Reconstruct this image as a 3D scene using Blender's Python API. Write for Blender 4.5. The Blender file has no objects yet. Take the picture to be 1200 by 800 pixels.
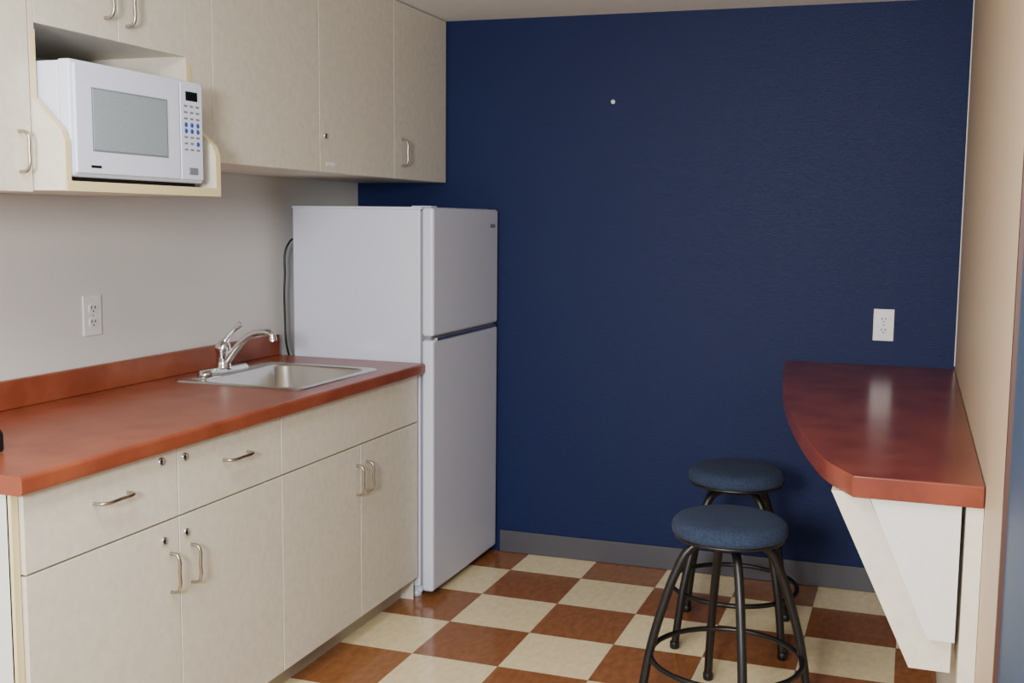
import bpy, bmesh, math
from mathutils import Vector, Matrix
C=bpy.context.scene.collection
def srgb(r,g,b):
    f=lambda c:(c/255/12.92) if c/255<=.04045 else ((c/255+.055)/1.055)**2.4
    return (f(r),f(g),f(b),1)
# ---------------- materials
def mat(name,col,rough=.5,metal=0,var=None,scale=20,detail=4,bump=0,bscale=200,stretch=(1,1,1),spec=.5,coat=0,col2=None,bstretch=(1,1,1)):
    m=bpy.data.materials.new(name);m.use_nodes=True
    nt=m.node_tree;N=nt.nodes;L=nt.links;b=N['Principled BSDF']
    b.inputs['Base Color'].default_value=col;b.inputs['Roughness'].default_value=rough;b.inputs['Metallic'].default_value=metal
    b.inputs['Specular IOR Level'].default_value=spec;b.inputs['Coat Weight'].default_value=coat
    tc=N.new('ShaderNodeTexCoord')
    if var or col2:
        mp=N.new('ShaderNodeMapping');mp.inputs['Scale'].default_value=stretch;L.new(tc.outputs['Object'],mp.inputs[0])
        n=N.new('ShaderNodeTexNoise');n.inputs['Scale'].default_value=scale;n.inputs['Detail'].default_value=detail;n.inputs['Roughness'].default_value=.6
        L.new(mp.outputs[0],n.inputs['Vector'])
        r=N.new('ShaderNodeValToRGB');v=var or .1
        c2=col2 or tuple(c*(1-v) for c in col[:3])+(1,)
        r.color_ramp.elements[0].position=.35;r.color_ramp.elements[1].position=.65
        r.color_ramp.elements[0].color=c2;r.color_ramp.elements[1].color=col
        L.new(n.outputs['Fac'],r.inputs[0]);L.new(r.outputs[0],b.inputs['Base Color'])
    if bump:
        mp2=N.new('ShaderNodeMapping');mp2.inputs['Scale'].default_value=bstretch;L.new(tc.outputs['Object'],mp2.inputs[0])
        n2=N.new('ShaderNodeTexNoise');n2.inputs['Scale'].default_value=bscale;L.new(mp2.outputs[0],n2.inputs['Vector'])
        bp=N.new('ShaderNodeBump');bp.inputs['Strength'].default_value=bump;bp.inputs['Distance'].default_value=.002
        L.new(n2.outputs['Fac'],bp.inputs['Height']);L.new(bp.outputs[0],b.inputs['Normal'])
    return m
M_wall=mat('wall_paint',srgb(212,211,207),.6,bump=.15,bscale=150)
M_wallR=mat('wall_paint_beige',srgb(194,172,144),.5,bump=.15,bscale=150)
M_blue=mat('blue_wallcovering',srgb(17,31,74),.5,var=.14,scale=60,stretch=(.4,1,6),bump=.5,bscale=260,bstretch=(.25,1,2.5),spec=.2)
M_blue2=mat('blue_grey_paint',srgb(54,74,100),.5,bump=.1)
M_ceil=mat('ceiling_paint',srgb(226,226,222),.8,bump=.1)
M_lam=mat('cream_laminate',srgb(216,210,194),.42,var=.1,scale=38,detail=7)
M_lam2=mat('white_laminate',srgb(220,220,216),.42,var=.05,scale=45,detail=6)
M_edge=mat('edge_band',srgb(222,206,156),.5)
M_top=mat('terracotta_laminate',srgb(144,77,51),.32,scale=8,detail=8,col2=srgb(124,60,39),spec=.45)
M_bar=mat('terracotta_laminate_bar',srgb(128,64,46),.22,scale=8,detail=8,col2=srgb(106,47,34),spec=.5)
M_fr=mat('white_enamel',srgb(200,205,222),.28,bump=.06,bscale=500)
M_mw=mat('microwave_plastic',srgb(214,220,240),.35)
M_mwd=mat('microwave_window',srgb(150,162,168),.25,var=.15,scale=300)
M_grey=mat('grey_plastic',srgb(120,124,130),.5)
M_blk=mat('black_plastic',srgb(14,14,16),.4)
M_leg=mat('black_powdercoat',srgb(13,12,14),.38)
M_gap=mat('dark_gap',srgb(40,34,28),.9)
M_steel=mat('stainless_steel',(.62,.6,.56,1),.25,1,bump=.04,bscale=300,bstretch=(1,12,1))
M_chrome=mat('chrome',(.72,.72,.72,1),.1,1)
M_nick=mat('brushed_nickel',(.42,.38,.31,1),.3,1)
M_plate=mat('outlet_plastic',srgb(225,225,225),.35)
M_fab=mat('blue_fabric',srgb(38,54,80),.9,scale=160,col2=srgb(23,35,57),bump=.6,bscale=400)
M_base=mat('vinyl_base',srgb(72,71,78),.45)
M_toe=mat('toe_kick',srgb(186,178,158),.5,var=.05)
M_btn=mat('blue_button',srgb(40,80,170),.4)
M_disp=mat('display',srgb(15,22,18),.2)
M_brown=mat('brown_trim',srgb(70,40,30),.5)
M_label=mat('label_white',srgb(235,235,230),.5)
# floor
def floor_mat():
    m=bpy.data.materials.new('checker_vct');m.use_nodes=True;nt=m.node_tree;N=nt.nodes;L=nt.links;b=N['Principled BSDF']
    tc=N.new('ShaderNodeTexCoord');sp=N.new('ShaderNodeSeparateXYZ');L.new(tc.outputs['Object'],sp.inputs[0])
    T=.3048
    def M(op,a,bv=None,c=None):
        n=N.new('ShaderNodeMath');n.operation=op
        for i,x in enumerate((a,bv,c)):
            if x is None: continue
            if isinstance(x,(int,float)): n.inputs[i].default_value=x
            else: L.new(x,n.inputs[i])
        return n.outputs[0]
    u=M('DIVIDE',M('SUBTRACT',sp.outputs[0],.8129),T);v=M('DIVIDE',M('SUBTRACT',sp.outputs[1],-.2121),T)
    fu=M('FLOOR',u);fv=M('FLOOR',v)
    par=M('FLOORED_MODULO',M('ADD',fu,fv),2.0)
    cb=N.new('ShaderNodeCombineXYZ');L.new(fu,cb.inputs[0]);L.new(fv,cb.inputs[1])
    wn=N.new('ShaderNodeTexWhiteNoise');L.new(cb.outputs[0],wn.inputs[0])
    n=N.new('ShaderNodeTexNoise');n.inputs['Scale'].default_value=45;n.inputs['Detail'].default_value=6
    mp=N.new('ShaderNodeMapping');mp.inputs['Scale'].default_value=(1,.5,1);L.new(tc.outputs['Object'],mp.inputs[0]);L.new(mp.outputs[0],n.inputs['Vector'])
    def ramp(c1,c2):
        r=N.new('ShaderNodeValToRGB');r.color_ramp.elements[0].position=.3;r.color_ramp.elements[1].position=.7
        r.color_ramp.elements[0].color=c1;r.color_ramp.elements[1].color=c2;L.new(n.outputs['Fac'],r.inputs[0]);return r.outputs[0]
    cw=ramp(srgb(222,202,157),srgb(236,220,180));cbn=ramp(srgb(130,82,47),srgb(150,98,58))
    mx=N.new('ShaderNodeMixRGB');L.new(par,mx.inputs[0]);L.new(cw,mx.inputs[1]);L.new(cbn,mx.inputs[2])
    hs=N.new('ShaderNodeHueSaturation');L.new(mx.outputs[0],hs.inputs['Color']);L.new(M('ADD',M('MULTIPLY',wn.outputs[0],.1),.95),hs.inputs['Value'])
    e=M('MINIMUM',M('PINGPONG',u,.5),M('PINGPONG',v,.5))
    seam=M('LESS_THAN',e,.0035)
    mx2=N.new('ShaderNodeMixRGB');L.new(M('MULTIPLY',seam,.55),mx2.inputs[0]);L.new(hs.outputs[0],mx2.inputs[1]);mx2.inputs[2].default_value=srgb(80,60,40)
    L.new(mx2.outputs[0],b.inputs['Base Color'])
    n3=N.new('ShaderNodeTexNoise');n3.inputs['Scale'].default_value=5;L.new(tc.outputs['Object'],n3.inputs['Vector'])
    L.new(M('ADD',M('MULTIPLY',n3.outputs['Fac'],.12),.08),b.inputs['Roughness'])
    bp=N.new('ShaderNodeBump');bp.inputs['Strength'].default_value=.08;bp.inputs['Distance'].default_value=.01;L.new(n3.outputs['Fac'],bp.inputs['Height']);L.new(bp.outputs[0],b.inputs['Normal'])
    return m
M_floor=floor_mat()
# ---------------- helpers
def empty(name,loc=(0,0,0)):
    e=bpy.data.objects.new(name,None);e.location=loc;C.objects.link(e);e.empty_display_size=.1;return e
def fin(name,bm,m,parent=None,smooth=False,bevel=0,seg=3,loc=None):
    bmesh.ops.recalc_face_normals(bm,faces=bm.faces)
    me=bpy.data.meshes.new(name);bm.to_mesh(me);bm.free()
    o=bpy.data.objects.new(name,me);C.objects.link(o)
    for mm in (m if isinstance(m,(list,tuple)) else [m]): me.materials.append(mm)
    if smooth:
        for p in me.polygons:p.use_smooth=True
    if bevel:
        md=o.modifiers.new('b','BEVEL');md.width=bevel;md.segments=seg;md.limit_method='ANGLE';md.angle_limit=math.radians(35)
        for p in me.polygons:p.use_smooth=True
        w=o.modifiers.new('w','WEIGHTED_NORMAL')
    if loc:o.location=loc
    if parent:o.parent=parent
    return o
def box(name,a,b,m,parent=None,bevel=0,seg=2,smooth=False):
    bm=bmesh.new();bmesh.ops.create_cube(bm,size=1)
    for v in bm.verts: v.co=Vector([(a[i]+b[i])/2+v.co[i]*(b[i]-a[i]) for i in range(3)])
    return fin(name,bm,m,parent,bevel=bevel,seg=seg)
def prism(name,poly,axis,a0,a1,m,parent=None,bevel=0,seg=2):
    bm=bmesh.new()
    def P(p,a):
        l=list(p);l.insert(axis,a);return Vector(l)
    v0=[bm.verts.new(P(p,a0)) for p in poly];v1=[bm.verts.new(P(p,a1)) for p in poly]
    n=len(poly);bm.faces.new(v0);bm.faces.new(v1[::-1])
    for i in range(n): bm.faces.new((v0[i],v0[(i+1)%n],v1[(i+1)%n],v1[i]))
    return fin(name,bm,m,parent,bevel=bevel,seg=seg)
def tube(name,pts,r,m,parent=None,cyclic=False,seg=12,smoothpts=True):
    cu=bpy.data.curves.new(name,'CURVE');cu.dimensions='3D';cu.bevel_depth=r if not isinstance(r,list) else 1;cu.bevel_resolution=4;cu.use_fill_caps=True;cu.resolution_u=8
    s=cu.splines.new('BEZIER');s.bezier_points.add(len(pts)-1)
    for i,p in enumerate(pts):
        q=s.bezier_points[i];q.co=p;q.handle_left_type=q.handle_right_type='AUTO'
        if isinstance(r,list): q.radius=r[i]
    s.use_cyclic_u=cyclic
    o=bpy.data.objects.new(name,cu);C.objects.link(o)
    dg=bpy.context.evaluated_depsgraph_get();me=bpy.data.meshes.new_from_object(o.evaluated_get(dg))
    bpy.data.objects.remove(o);me.name=name
    o=bpy.data.objects.new(name,me);C.objects.link(o);me.materials.clear();me.materials.append(m)
    for p in me.polygons:p.use_smooth=True
    if parent:o.parent=parent
    return o
def lathe(name,prof,cen,m,parent=None,n=48,axis='z',bevel=0):
    bm=bmesh.new();rings=[]
    for (r,z) in prof:
        ring=[]
        for i in range(n):
            a=2*math.pi*i/n
            if axis=='z': p=(cen[0]+r*math.cos(a),cen[1]+r*math.sin(a),cen[2]+z)
            elif axis=='x': p=(cen[0]+z,cen[1]+r*math.cos(a),cen[2]+r*math.sin(a))
            else: p=(cen[0]+r*math.cos(a),cen[1]+z,cen[2]+r*math.sin(a))
            ring.append(bm.verts.new(p))
        rings.append(ring)
    for k in range(len(rings)-1):
        for i in range(n): bm.faces.new((rings[k][i],rings[k][(i+1)%n],rings[k+1][(i+1)%n],rings[k+1][i]))
    bm.faces.new(rings[0]);bm.faces.new(rings[-1][::-1])
    o=fin(name,bm,m,parent,smooth=True)
    return o
def rrect(x0,x1,y0,y1,r,n=6):
    pts=[]
    for cx,cy,a0 in ((x1-r,y1-r,0),(x0+r,y1-r,90),(x0+r,y0+r,180),(x1-r,y0+r,270)):
        for i in range(n+1):
            a=math.radians(a0+90*i/n);pts.append((cx+r*math.cos(a),cy+r*math.sin(a)))
    return pts
def pull(parent,name,y,z,x,L=.1,vert=True,proj=.028):
    h=L/2
    if vert: pts=[(x-.002,y,z-h),(x+proj*.75,y,z-h+.004),(x+proj,y,z-h+.016),(x+proj,y,z),(x+proj,y,z+h-.016),(x+proj*.75,y,z+h-.004),(x-.002,y,z+h)]
    else: pts=[(x-.002,y-h,z),(x+proj*.75,y-h+.004,z),(x+proj,y-h+.016,z),(x+proj,y,z),(x+proj,y+h-.016,z),(x+proj*.75,y+h-.004,z),(x-.002,y+h,z)]
    tube(name,pts,.0042,M_nick,parent)
def lock(parent,name,y,z,x):
    lathe(name,[(.0105,-.001),(.0105,.004),(.008,.006),(.006,.006),(.006,.0045)],(x,y,z),M_chrome,parent,n=24,axis='x')
    box(name+'_slot',(x+.004,y-.0015,z-.005),(x+.0065,y+.0015,z+.005),M_blk,parent)
W=2.4993;H=2.262;YW=.0457
# ---------------- room
box('floor',(-.1,-5.2,-.1),(3.2,.3,0),M_floor)
box('ceiling',(-.1,-5.2,H),(3.2,.3,H+.1),M_ceil)
box('wall_left',(-.1,-5.2,0),(0,.12,H),M_wall)
prism('wall_back',[(-.1,-.0018),(W+.1,YW+.0018),(W+.1,YW+.1),(-.1,.1)],2,0,H,M_blue)
box('wall_right',(W,-2.318,0),(W+.1,YW,H),M_wallR)
box('wall_right_front',(W+.004,-5.2,0),(W+.1,-2.335,H),M_blue2)
box('trim_1',(W-.003,-2.335,0),(W+.1,-2.318,H),M_brown)
box('trim_2',(W-.004,YW-.005,.91),(W-.0005,YW-.0005,H-.001),M_wall)
prism('baseboard_back',[(.68,-.001+.0122),(W-.001,YW-.001),(W-.001,YW-.009),(.68,.0025)],2,.001,.096,M_base,bevel=.002)
# ---------------- base cabinet
bc=empty('base_cabinet')
Y0,Y1=-2.53,-.668
box('bottom_panel',(.003,Y0,.092),(.588,Y1,.11),M_lam2,bc)
box('back_panel',(.003,Y0,.11),(.012,Y1,.862),M_lam2,bc)
box('end_panel',(.003,Y0-.018,.0),(.592,Y0-.0005,.862),M_lam2,bc)
box('end_panel_far',(.003,Y1,.0),(.592,Y1+.006,.862),M_lam,bc)
box('divider_panel',(.013,-1.59,.11),(.586,-1.572,.862),M_lam2,bc)
box('face_stile',(.588,Y0-.018,.092),(.6,Y0,.862),M_edge,bc)
box('face_frame_rail',(.57,Y0,.64),(.588,Y1,.73),M_gap,bc)
box('face_frame_top',(.57,Y0,.84),(.588,Y1,.862),M_gap,bc)
for i,y in enumerate((-2.035,-1.572,-1.1)): box(f'face_frame_stile_{i+1}',(.569,y-.02,.11),(.5875,y+.02,.84 if i<2 else .68),M_gap,bc)
box('toe_kick',(.3,Y0,.0),(.54,Y1,.092),M_toe,bc)
g=.0018
D=[(-2.528,-2.035),(-2.035,-1.572),(-1.572,-1.100),(-1.100,-.663)]
for i,(a,b) in enumerate(D): box(f'cabinet_door_{i+1}',(.59,a+g,.09),(.61,b-g,.682),M_lam,bc,bevel=.0012)
DR=[(-2.528,-2.035),(-2.035,-1.572),(-1.572,-.663)]
for i,(a,b) in enumerate(DR): box(f'drawer_front_{i+1}',(.59,a+g,.687),(.61,b-g,.86),M_lam,bc,bevel=.0012)
pull(bc,'drawer_pull_1',-2.272,.79,.61,.11,False);pull(bc,'drawer_pull_2',-1.795,.79,.61,.11,False)
pull(bc,'door_pull_1',-2.072,.55,.61);pull(bc,'door_pull_2',-1.99,.55,.61);pull(bc,'door_pull_3',-1.13,.57,.61);pull(bc,'door_pull_4',-1.062,.57,.61)
lock(bc,'lock_1',-2.099,.838,.61);lock(bc,'lock_2',-2.01,.832,.61);lock(bc,'lock_3',-2.095,.638,.61);lock(bc,'lock_4',-2.01,.637,.61)
# ---------------- countertop
ct=empty('countertop')
zt=.905;zb=.864
def fprof(x0):
    pts=[(x0,zb)];rr=.009
    for i in range(5):
        a=math.radians(-90+90*i/4);pts.append((.638-rr+rr*math.cos(a),zb+rr+rr*math.sin(a)))
    for i in range(5):
        a=math.radians(90*i/4);pts.append((.638-rr+rr*math.cos(a),zt-rr+rr*math.sin(a)))
    pts.append((x0,zt));return pts
YC0,YC1=-2.555,-.66
prism('slab_left',fprof(.002),1,YC0,-1.375,M_top,ct)
prism('slab_right',fprof(.002),1,-.885,YC1,M_top,ct)
prism('slab_front',fprof(.54),1,-1.375,-.885,M_top,ct)
box('slab_back',(.002,-1.375,zb),(.11,-.885,zt),M_top,ct)
box('backsplash',(.002,YC0,zt),(.022,-.662,.985),M_top,ct,bevel=.004)
# ---------------- sink
sk=empty('kitchen_sink')
bm=bmesh.new()
loops=[(rrect(.087,.562,-1.392,-.868,.03),zt+.0005),(rrect(.089,.560,-1.390,-.870,.03),zt+.004),(rrect(.097,.552,-1.382,-.878,.028),zt+.005),
(rrect(.172,.535,-1.362,-.898,.055),zt+.003),(rrect(.176,.531,-1.358,-.902,.055),zt-.004),(rrect(.188,.520,-1.346,-.914,.06),.78),(rrect(.2,.508,-1.334,-.926,.06),.768),(rrect(.225,.48,-1.31,-.95,.06),.764)]
rings=[[bm.verts.new((x,y,z)) for x,y in l] for l,z in loops]
for k in range(len(rings)-1):
    n=len(rings[k])
    for i in range(n): bm.faces.new((rings[k][i],rings[k][(i+1)%n],rings[k+1][(i+1)%n],rings[k+1][i]))
bm.faces.new(rings[-1])
fin('basin',bm,M_steel,sk,smooth=True)
lathe('drain',[(.042,.0),(.042,.003),(.034,.004),(.03,.001),(.012,.001),(.01,.006),(.002,.007)],(.35,-1.13,.7645),M_chrome,sk,n=32)
# ---------------- faucet
fc=empty('faucet');fx,fy,fz=.125,-1.165,zt+.0052
bm=bmesh.new();r0=rrect(fx-.027,fx+.027,fy-.125,fy+.125,.026);r1=rrect(fx-.02,fx+.02,fy-.115,fy+.115,.0199)
rs=[[bm.verts.new((x,y,z)) for x,y in l] for l,z in ((r0,fz),(r0,fz+.008),(r1,fz+.018))]
for k in range(2):
    n=len(r0)
    for i in range(n): bm.faces.new((rs[k][i],rs[k][(i+1)%n],rs[k+1][(i+1)%n],rs[k+1][i]))
bm.faces.new(rs[0]);bm.faces.new(rs[-1][::-1]);fin('base_plate',bm,M_chrome,fc,smooth=True)
lathe('body',[(.03,0.01),(.026,.02),(.023,.035),(.023,.068),(.026,.072),(.026,.085),(.022,.098),(.012,.107),(.004,.11)],(fx,fy,fz),M_chrome,fc,n=32)
tube('spout',[(fx+.012,fy,fz+.035),(fx+.06,fy+.0,fz+.09),(fx+.11,fy,fz+.13),(fx+.155,fy,fz+.142),(fx+.19,fy,fz+.136),(fx+.197,fy,fz+.113)],[.014,.013,.012,.0115,.012,.013],M_chrome,fc)
tube('lever',[(fx,fy,fz+.095),(fx+.015,fy+.005,fz+.118),(fx+.035,fy+.012,fz+.143),(fx+.058,fy+.02,fz+.165)],[.014,.009,.008,.0105],M_chrome,fc)
# ---------------- fridge
fr=empty('refrigerator');fx0,fx1=.075,.667;fy0,fy1=-.652,-.006;fh=1.477
box('body',(fx0,fy0+.004,.045),(.612,fy1-.004,fh-.004),M_fr,fr,bevel=.006)
box('gasket',(.611,fy0+.012,.06),(.622,fy1-.012,fh-.015),M_grey,fr)
box('top_cap',(fx0,fy0,fh-.008),(.62,fy1,fh+.002),M_fr,fr,bevel=.003)
box('freezer_door',(.62,fy0,1.003),(fx1,fy1,fh),M_fr,fr,bevel=.012,seg=4)
box('fridge_door',(.62,fy0,.03),(fx1,fy1,.99),M_fr,fr,bevel=.012,seg=4)
box('handle_recess',(.62,fy0+.012,.985),(fx1-.014,fy1-.012,1.008),M_grey,fr)
box('fridge_door_grip',(fx1-.013,fy0+.03,.986),(fx1+.004,fy1-.03,.998),M_chrome,fr,bevel=.003)
box('hinge_cap',(.57,fy0+.02,fh+.001),(.65,fy0+.07,fh+.006),M_fr,fr,bevel=.002)
box('nameplate',(fx1-.0005,fy1-.09,fh-.075),(fx1+.001,fy1-.04,fh-.06),M_grey,fr)
box('kick_grille',(.56,fy0+.02,.022),(.612,fy1-.02,.05),M_fr,fr)
for i,(x,y) in enumerate(((.58,fy0+.04),(.58,fy1-.05),(.15,fy0+.05),(.15,fy1-.05))): lathe(f'foot_{i+1}',[(.022,0),(.022,.02),(.014,.022),(.014,.046)],(x,y,0),M_fr if i<2 else M_blk,fr,n=20)
pc=tube('power_cord',[(.074,-.57,1.36),(.05,-.63,1.34),(.04,-.65,1.2),(.035,-.645,1.05),(.04,-.64,.93),(.05,-.58,.8),(.074,-.5,.5)],.004,M_blk,fr)
# ---------------- wall cabinets
XU=.4254;wc=empty('wall_cabinet');ZU=1.588;ZT=2.257
box('carcass',(.003,-1.606,ZU),(XU-.02,-.006,ZT),M_lam,wc)
box('door_gap_backing',(XU-.0199,-1.6,ZU+.004),(XU-.0192,-.01,ZT-.004),M_gap,wc)
for i,(a,b) in enumerate([(-1.606,-1.03),(-1.03,-.486),(-.486,-.006)]): box(f'cabinet_door_{i+1}',(XU-.019,a+.0018,ZU+.001),(XU,b-.0018,ZT),M_lam,wc,bevel=.0008)
pull(wc,'door_pull',-.425,1.69,XU,.1);lock(wc,'lock',-.995,1.71,XU)
box('label',(XU,-.99,1.612),(XU+.001,-.93,1.624),M_label,wc)
mc=empty('microwave_cabinet');yl,yr=-2.272,-1.705
ZS=1.49
box('filler_panel',(.003,yr,ZU-.0),(XU,-1.608,ZT),M_lam,mc)
poly=[(.003,ZS),(.515,ZS),(.515,1.60),(.505,1.625),(XU,1.70),(XU,ZT),(.003,ZT)]
prism('side_panel_right',poly,1,yr-.018,yr-.0005,M_lam,mc)
prism('side_panel_left',poly,1,yl-.0,yl+.014,M_lam,mc)
for nm,ya,tw in (('edge_band_left',yl-.0008,.0156),('edge_band_right',yr-.0192,.0196)):
    e=[(.5152,ZS+.02),(.5152,1.60),(.5052,1.6252),(XU+.0002,1.7002),(XU+.0002,1.85)]
    o=[(x+.0018,z+.0008) for x,z in e]
    prism(nm,e+o[::-1],1,ya,ya+tw,M_edge,mc)
box('shelf',(.003,yl+.014,ZS),(.513,yr-.018,ZS+.02),M_lam,mc)
box('shelf_edge',(.513,yl,ZS-.001),(.5175,yr-.0,ZS+.022),M_edge,mc,bevel=.001)
box('back_panel',(.003,yl+.014,ZS+.02),(.01,yr-.018,1.86),M_lam,mc)
box('upper_box',(.003,yl+.014,1.868),(XU-.02,yr-.018,ZT),M_lam,mc)
ym=-1.985
box('cabinet_door_1',(XU-.0195,yl+.016,1.866),(XU,ym-.0015,ZT),M_lam,mc,bevel=.0012)
box('cabinet_door_2',(XU-.0195,ym+.0015,1.866),(XU,yr-.019,ZT),M_lam,mc,bevel=.0012)
pull(mc,'door_pull_1',-2.03,1.965,XU);pull(mc,'door_pull_2',-1.955,1.957,XU)
tl=empty('wall_cabinet')
box('carcass',(.003,-3.1,1.485),(XU-.02,yl-.002,ZT),M_lam,tl)
box('cabinet_door_1',(XU-.0195,-2.72,1.486),(XU,yl-.004,ZT),M_lam,tl,bevel=.0012)
box('cabinet_door_2',(XU-.0195,-3.1,1.486),(XU,-2.723,ZT),M_lam,tl,bevel=.0012)
pull(tl,'door_pull',-2.312,1.575,XU,.09)
# ---------------- microwave
mw=empty('microwave');z0=ZS+.034;z1=z0+.262;ya,yb=-2.252,-1.778;xf=.515
box('housing',(.14,ya+.003,z0),(xf-.035,yb-.003,z1-.003),M_mw,mw,bevel=.004)
box('front_frame',(xf-.036,ya,z0-.002),(xf,yb,z1),M_mw,mw,bevel=.007,seg=3)
yd=yb-.100
box('door',(xf-.002,ya+.008,z0+.006),(xf+.007,yd,z1-.008),M_mw,mw,bevel=.004,seg=3)
box('window_frame',(xf+.006,ya+.058,z0+.058),(xf+.0085,yd-.05,z1-.058),M_grey,mw,bevel=.0015)
box('window',(xf+.008,ya+.062,z0+.062),(xf+.0092,yd-.054,z1-.062),M_mwd,mw,bevel=.0005)
box('control_panel',(xf-.002,yd+.004,z0+.006),(xf+.006,yb-.006,z1-.008),M_mw,mw,bevel=.003)
yc=(yd+yb)/2
box('display',(xf+.005,yc-.026,z1-.052),(xf+.0075,yc+.022,z1-.028),M_disp,mw,bevel=.001)
for r in range(8):
    for c in range(3):
        zz=z1-.066-.016*r;yy=yc-.026+.024*c
        mm=M_btn if r in (3,4) or (r==6 and c==2) else M_grey
        lathe(f'button_{r}_{c}',[(.0065,0),(.0065,.0012),(.0055,.002),(.001,.002)],(xf+.0055,yy,zz),mm,mw,n=14,axis='x') if mm is M_btn else box(f'button_{r}_{c}',(xf+.0055,yy-.007,zz-.0025),(xf+.0066,yy+.007,zz+.0025),M_grey,mw)
box('open_button',(xf+.005,yc-.018,z0+.02),(xf+.009,yc+.018,z0+.038),M_grey,mw,bevel=.002)
box('badge',(xf+.007,ya+.052,z0+.02),(xf+.0078,ya+.085,z0+.026),M_disp,mw)
box('base_pan',(.15,ya+.01,z0-.012),(xf-.02,yb-.01,z0-.001),M_blk,mw)
for i,(x,y) in enumerate(((.2,ya+.05),(.2,yb-.05),(xf-.05,ya+.05),(xf-.05,yb-.05))): lathe(f'foot_{i+1}',[(.014,0),(.016,.024)],(x,y,ZS+.0205),M_blk,mw,n=16)
# ---------------- outlets
def outlet(loc,rotz):
    e=empty('wall_outlet',loc);e.rotation_euler=(0,0,rotz)
    w,h=.076,.122
    box('cover_plate',(-w/2,-.006,-h/2),(w/2,-.0005,h/2),M_plate,e,bevel=.003,seg=3)
    for k,zc in enumerate((.021,-.021)):
        bm=bmesh.new();pts=rrect(-.0165,.0165,zc-.0145,zc+.0145,.011)
        a=[bm.verts.new((x,-.005,z)) for x,z in pts];b=[bm.verts.new((x,-.0085,z)) for x,z in pts]
        bm.faces.new(a);bm.faces.new(b[::-1])
        for i in range(len(a)): bm.faces.new((a[i],a[(i+1)%len(a)],b[(i+1)%len(a)],b[i]))
        fin(f'receptacle_{k+1}',bm,M_plate,e)
        box(f'slot_{k+1}a',(-.0085,-.0092,zc-.001),(-.005,-.0084,zc+.008),M_blk,e);box(f'slot_{k+1}b',(.005,-.0092,zc-.001),(.0085,-.0084,zc+.008),M_blk,e)
        box(f'ground_{k+1}',(-.0025,-.0092,zc-.01),(.0025,-.0084,zc-.005),M_blk,e,bevel=.001)
    lathe('screw',[(.003,-.006),(.003,-.0068)],(0,0,0),M_nick,e,n=12,axis='y')
    return e
outlet((2.235,YW*.894-.001,1.055),math.radians(1.0))
outlet((.0,-1.635,1.135),math.radians(90))
lathe('wall_screw',[(.009,.001),(.009,-.006),(.003,-.009)],(1.151,.0205,1.915),M_plate,None,n=16,axis='y')
# ---------------- bar counter
bar=empty('bar_counter');hb=.9;th=.048
ctrl=[(1.872,.033),(1.895,-.25),(1.935,-.6),(1.985,-.95),(2.05,-1.3),(2.12,-1.6),(2.168,-1.76),(2.232,-1.885)]
def cr(P,n=8):
    out=[]
    for i in range(len(P)-1):
        p0=Vector(P[max(i-1,0)]);p1=Vector(P[i]);p2=Vector(P[i+1]);p3=Vector(P[min(i+2,len(P)-1)])
        for k in range(n):
            t=k/n;out.append(tuple(.5*((2*p1)+(-p0+p2)*t+(2*p0-5*p1+4*p2-p3)*t*t+(-p0+3*p1-3*p2+p3)*t**3)))
    out.append(P[-1]);return out
poly=cr(ctrl)+[(W-.002,-1.885),(W-.002,YW-.008)]
prism('bar_top',poly,2,hb-th,hb,M_bar,bar,bevel=.003)
zb2=hb-th-.0005
prism('gusset_near',[(2.268,zb2),(2.455,zb2),(2.455,.55),(2.40,.55)],1,-1.866,-1.848,M_lam2,bar)
prism('slanted_apron',[(2.185,zb2),(2.262,zb2),(2.405,.545),(2.45,.545),(2.45,.47),(2.365,.47)],1,-1.835,-1.2,M_lam,bar)
prism('gusset_far',[(2.05,zb2),(2.455,zb2),(2.455,.55),(2.395,.55)],1,-.40,-.382,M_lam,bar)
box('wall_cleat',(2.464,-1.872,.0),(W-.001,-.3,zb2),M_lam,bar)
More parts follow.
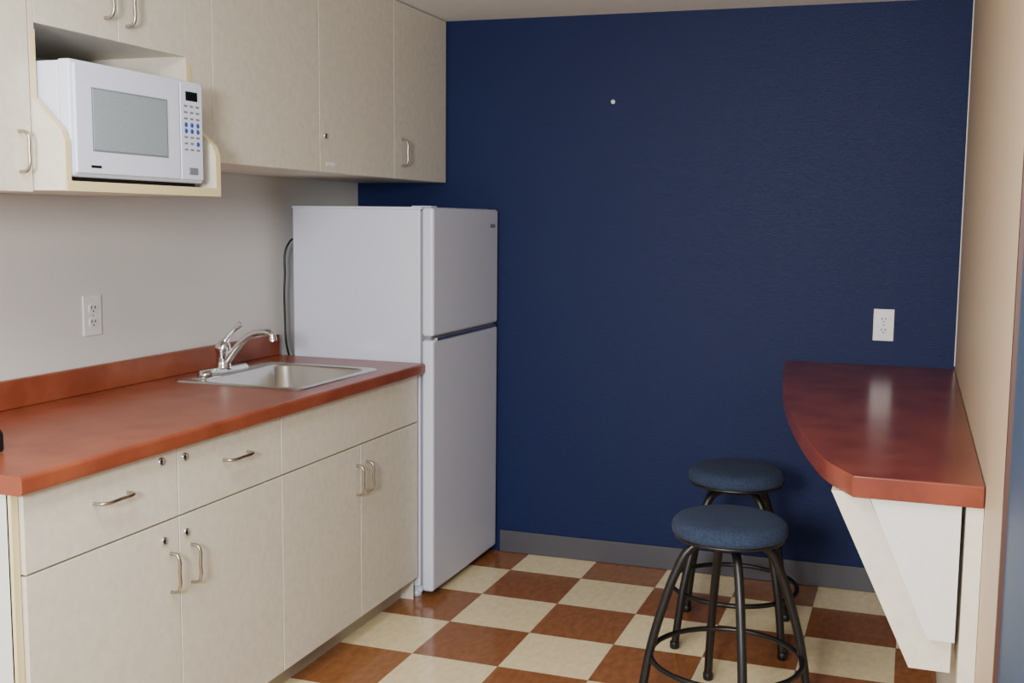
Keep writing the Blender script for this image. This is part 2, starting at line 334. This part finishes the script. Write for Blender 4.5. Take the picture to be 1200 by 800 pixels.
# ---------------- stools
def stool(cx,cy,rot,sh=.6):
    e=empty('bar_stool',(cx,cy,0));e.rotation_euler=(0,0,math.radians(rot))
    R=.166
    lathe('seat_cushion',[(R-.012,sh-.05),(R-.002,sh-.046),(R,sh-.034),(R-.002,sh-.02),(R-.012,sh-.008),(R-.03,sh-.002),(R*.6,sh+.001),(.01,sh+.002)],(0,0,0),M_fab,e,n=64)
    lathe('seat_pan',[(.12,sh-.062),(R-.008,sh-.058),(R-.006,sh-.049),(.1,sh-.049)],(0,0,0),M_leg,e,n=48)
    lathe('swivel',[(.05,sh-.085),(.075,sh-.082),(.075,sh-.062),(.05,sh-.062)],(0,0,0),M_leg,e,n=32)
    for k in range(4):
        a=math.pi/2*k;c,s=math.cos(a),math.sin(a)
        pr=[(.02,sh-.076),(.08,sh-.078),(.115,sh-.098),(.15,sh-.16),(.188,sh-.27),(.218,.22),(.238,.11),(.252,.012)]
        tube(f'leg_{k+1}',[(r*c,r*s,z) for r,z in pr],.0135,M_leg,e)
        lathe(f'foot_glide_{k+1}',[(.013,0),(.016,.004),(.016,.022),(.013,.026)],(.253*c,.253*s,0),M_blk,e,n=20)
    tube('foot_ring',[(.218*math.cos(2*math.pi*i/24),.218*math.sin(2*math.pi*i/24),.18) for i in range(24)],.008,M_leg,e,cyclic=True)
    return e
stool(1.868,-1.225,21);stool(1.787,-.585,-40)
# ---------------- small black dispenser on counter
td=empty('tape_dispenser')
prism('body',[(.36,zt+.001),(.425,zt+.001),(.425,zt+.045),(.41,zt+.06),(.375,zt+.06),(.36,zt+.045)],1,-2.50,-2.385,M_blk,td,bevel=.008,seg=3)
lathe('roll',[(.012,0),(.024,.0),(.024,.02),(.012,.02)],(.4,-2.46,zt+.05),M_plate,td,n=24,axis='x')
# ---------------- lights
def area(name,loc,target,size,power,col,sy=None):
    l=bpy.data.lights.new(name,'AREA');l.energy=power;l.size=size;l.color=col
    if sy:l.shape='RECTANGLE';l.size_y=sy
    o=bpy.data.objects.new(name,l);C.objects.link(o);o.location=loc
    o.rotation_euler=(Vector(target)-Vector(loc)).to_track_quat('-Z','Y').to_euler();return o
area('ceiling_light',(1.3,-3.2,H-.02),(1.5,-3.2,0),1.2,50,(1,.97,.93),.6)
area('camera_side_light',(1.8,-4.9,1.65),(1.2,-.6,1.1),.45,122,(1,.98,.96))
w=bpy.data.worlds.new('w');bpy.context.scene.world=w;w.use_nodes=True
w.node_tree.nodes['Background'].inputs[0].default_value=(.86,.92,1,1);w.node_tree.nodes['Background'].inputs[1].default_value=.95
# ---------------- camera
yaw,pit,rol=.3211,-.1081,.0133;f=1257.03;px,py=51.57,-6.13
cy,sy=math.cos(yaw),math.sin(yaw);cp,sp=math.cos(pit),math.sin(pit)
F=Vector((-sy*cp,cy*cp,sp));R=Vector((cy,sy,0));U=R.cross(F)
c,s=math.cos(rol),math.sin(rol);R2=c*R+s*U;U2=-s*R+c*U
cam=bpy.data.cameras.new('camera');co=bpy.data.objects.new('camera',cam);C.objects.link(co)
mtx=Matrix((R2,U2,-F)).transposed().to_4x4();mtx.translation=Vector((2.3362,-4.2364,1.4386));co.matrix_world=mtx
cam.sensor_width=36;cam.lens=f*36/1200;cam.shift_x=-px/1200;cam.shift_y=py/1200;cam.clip_start=.02
bpy.context.scene.camera=co
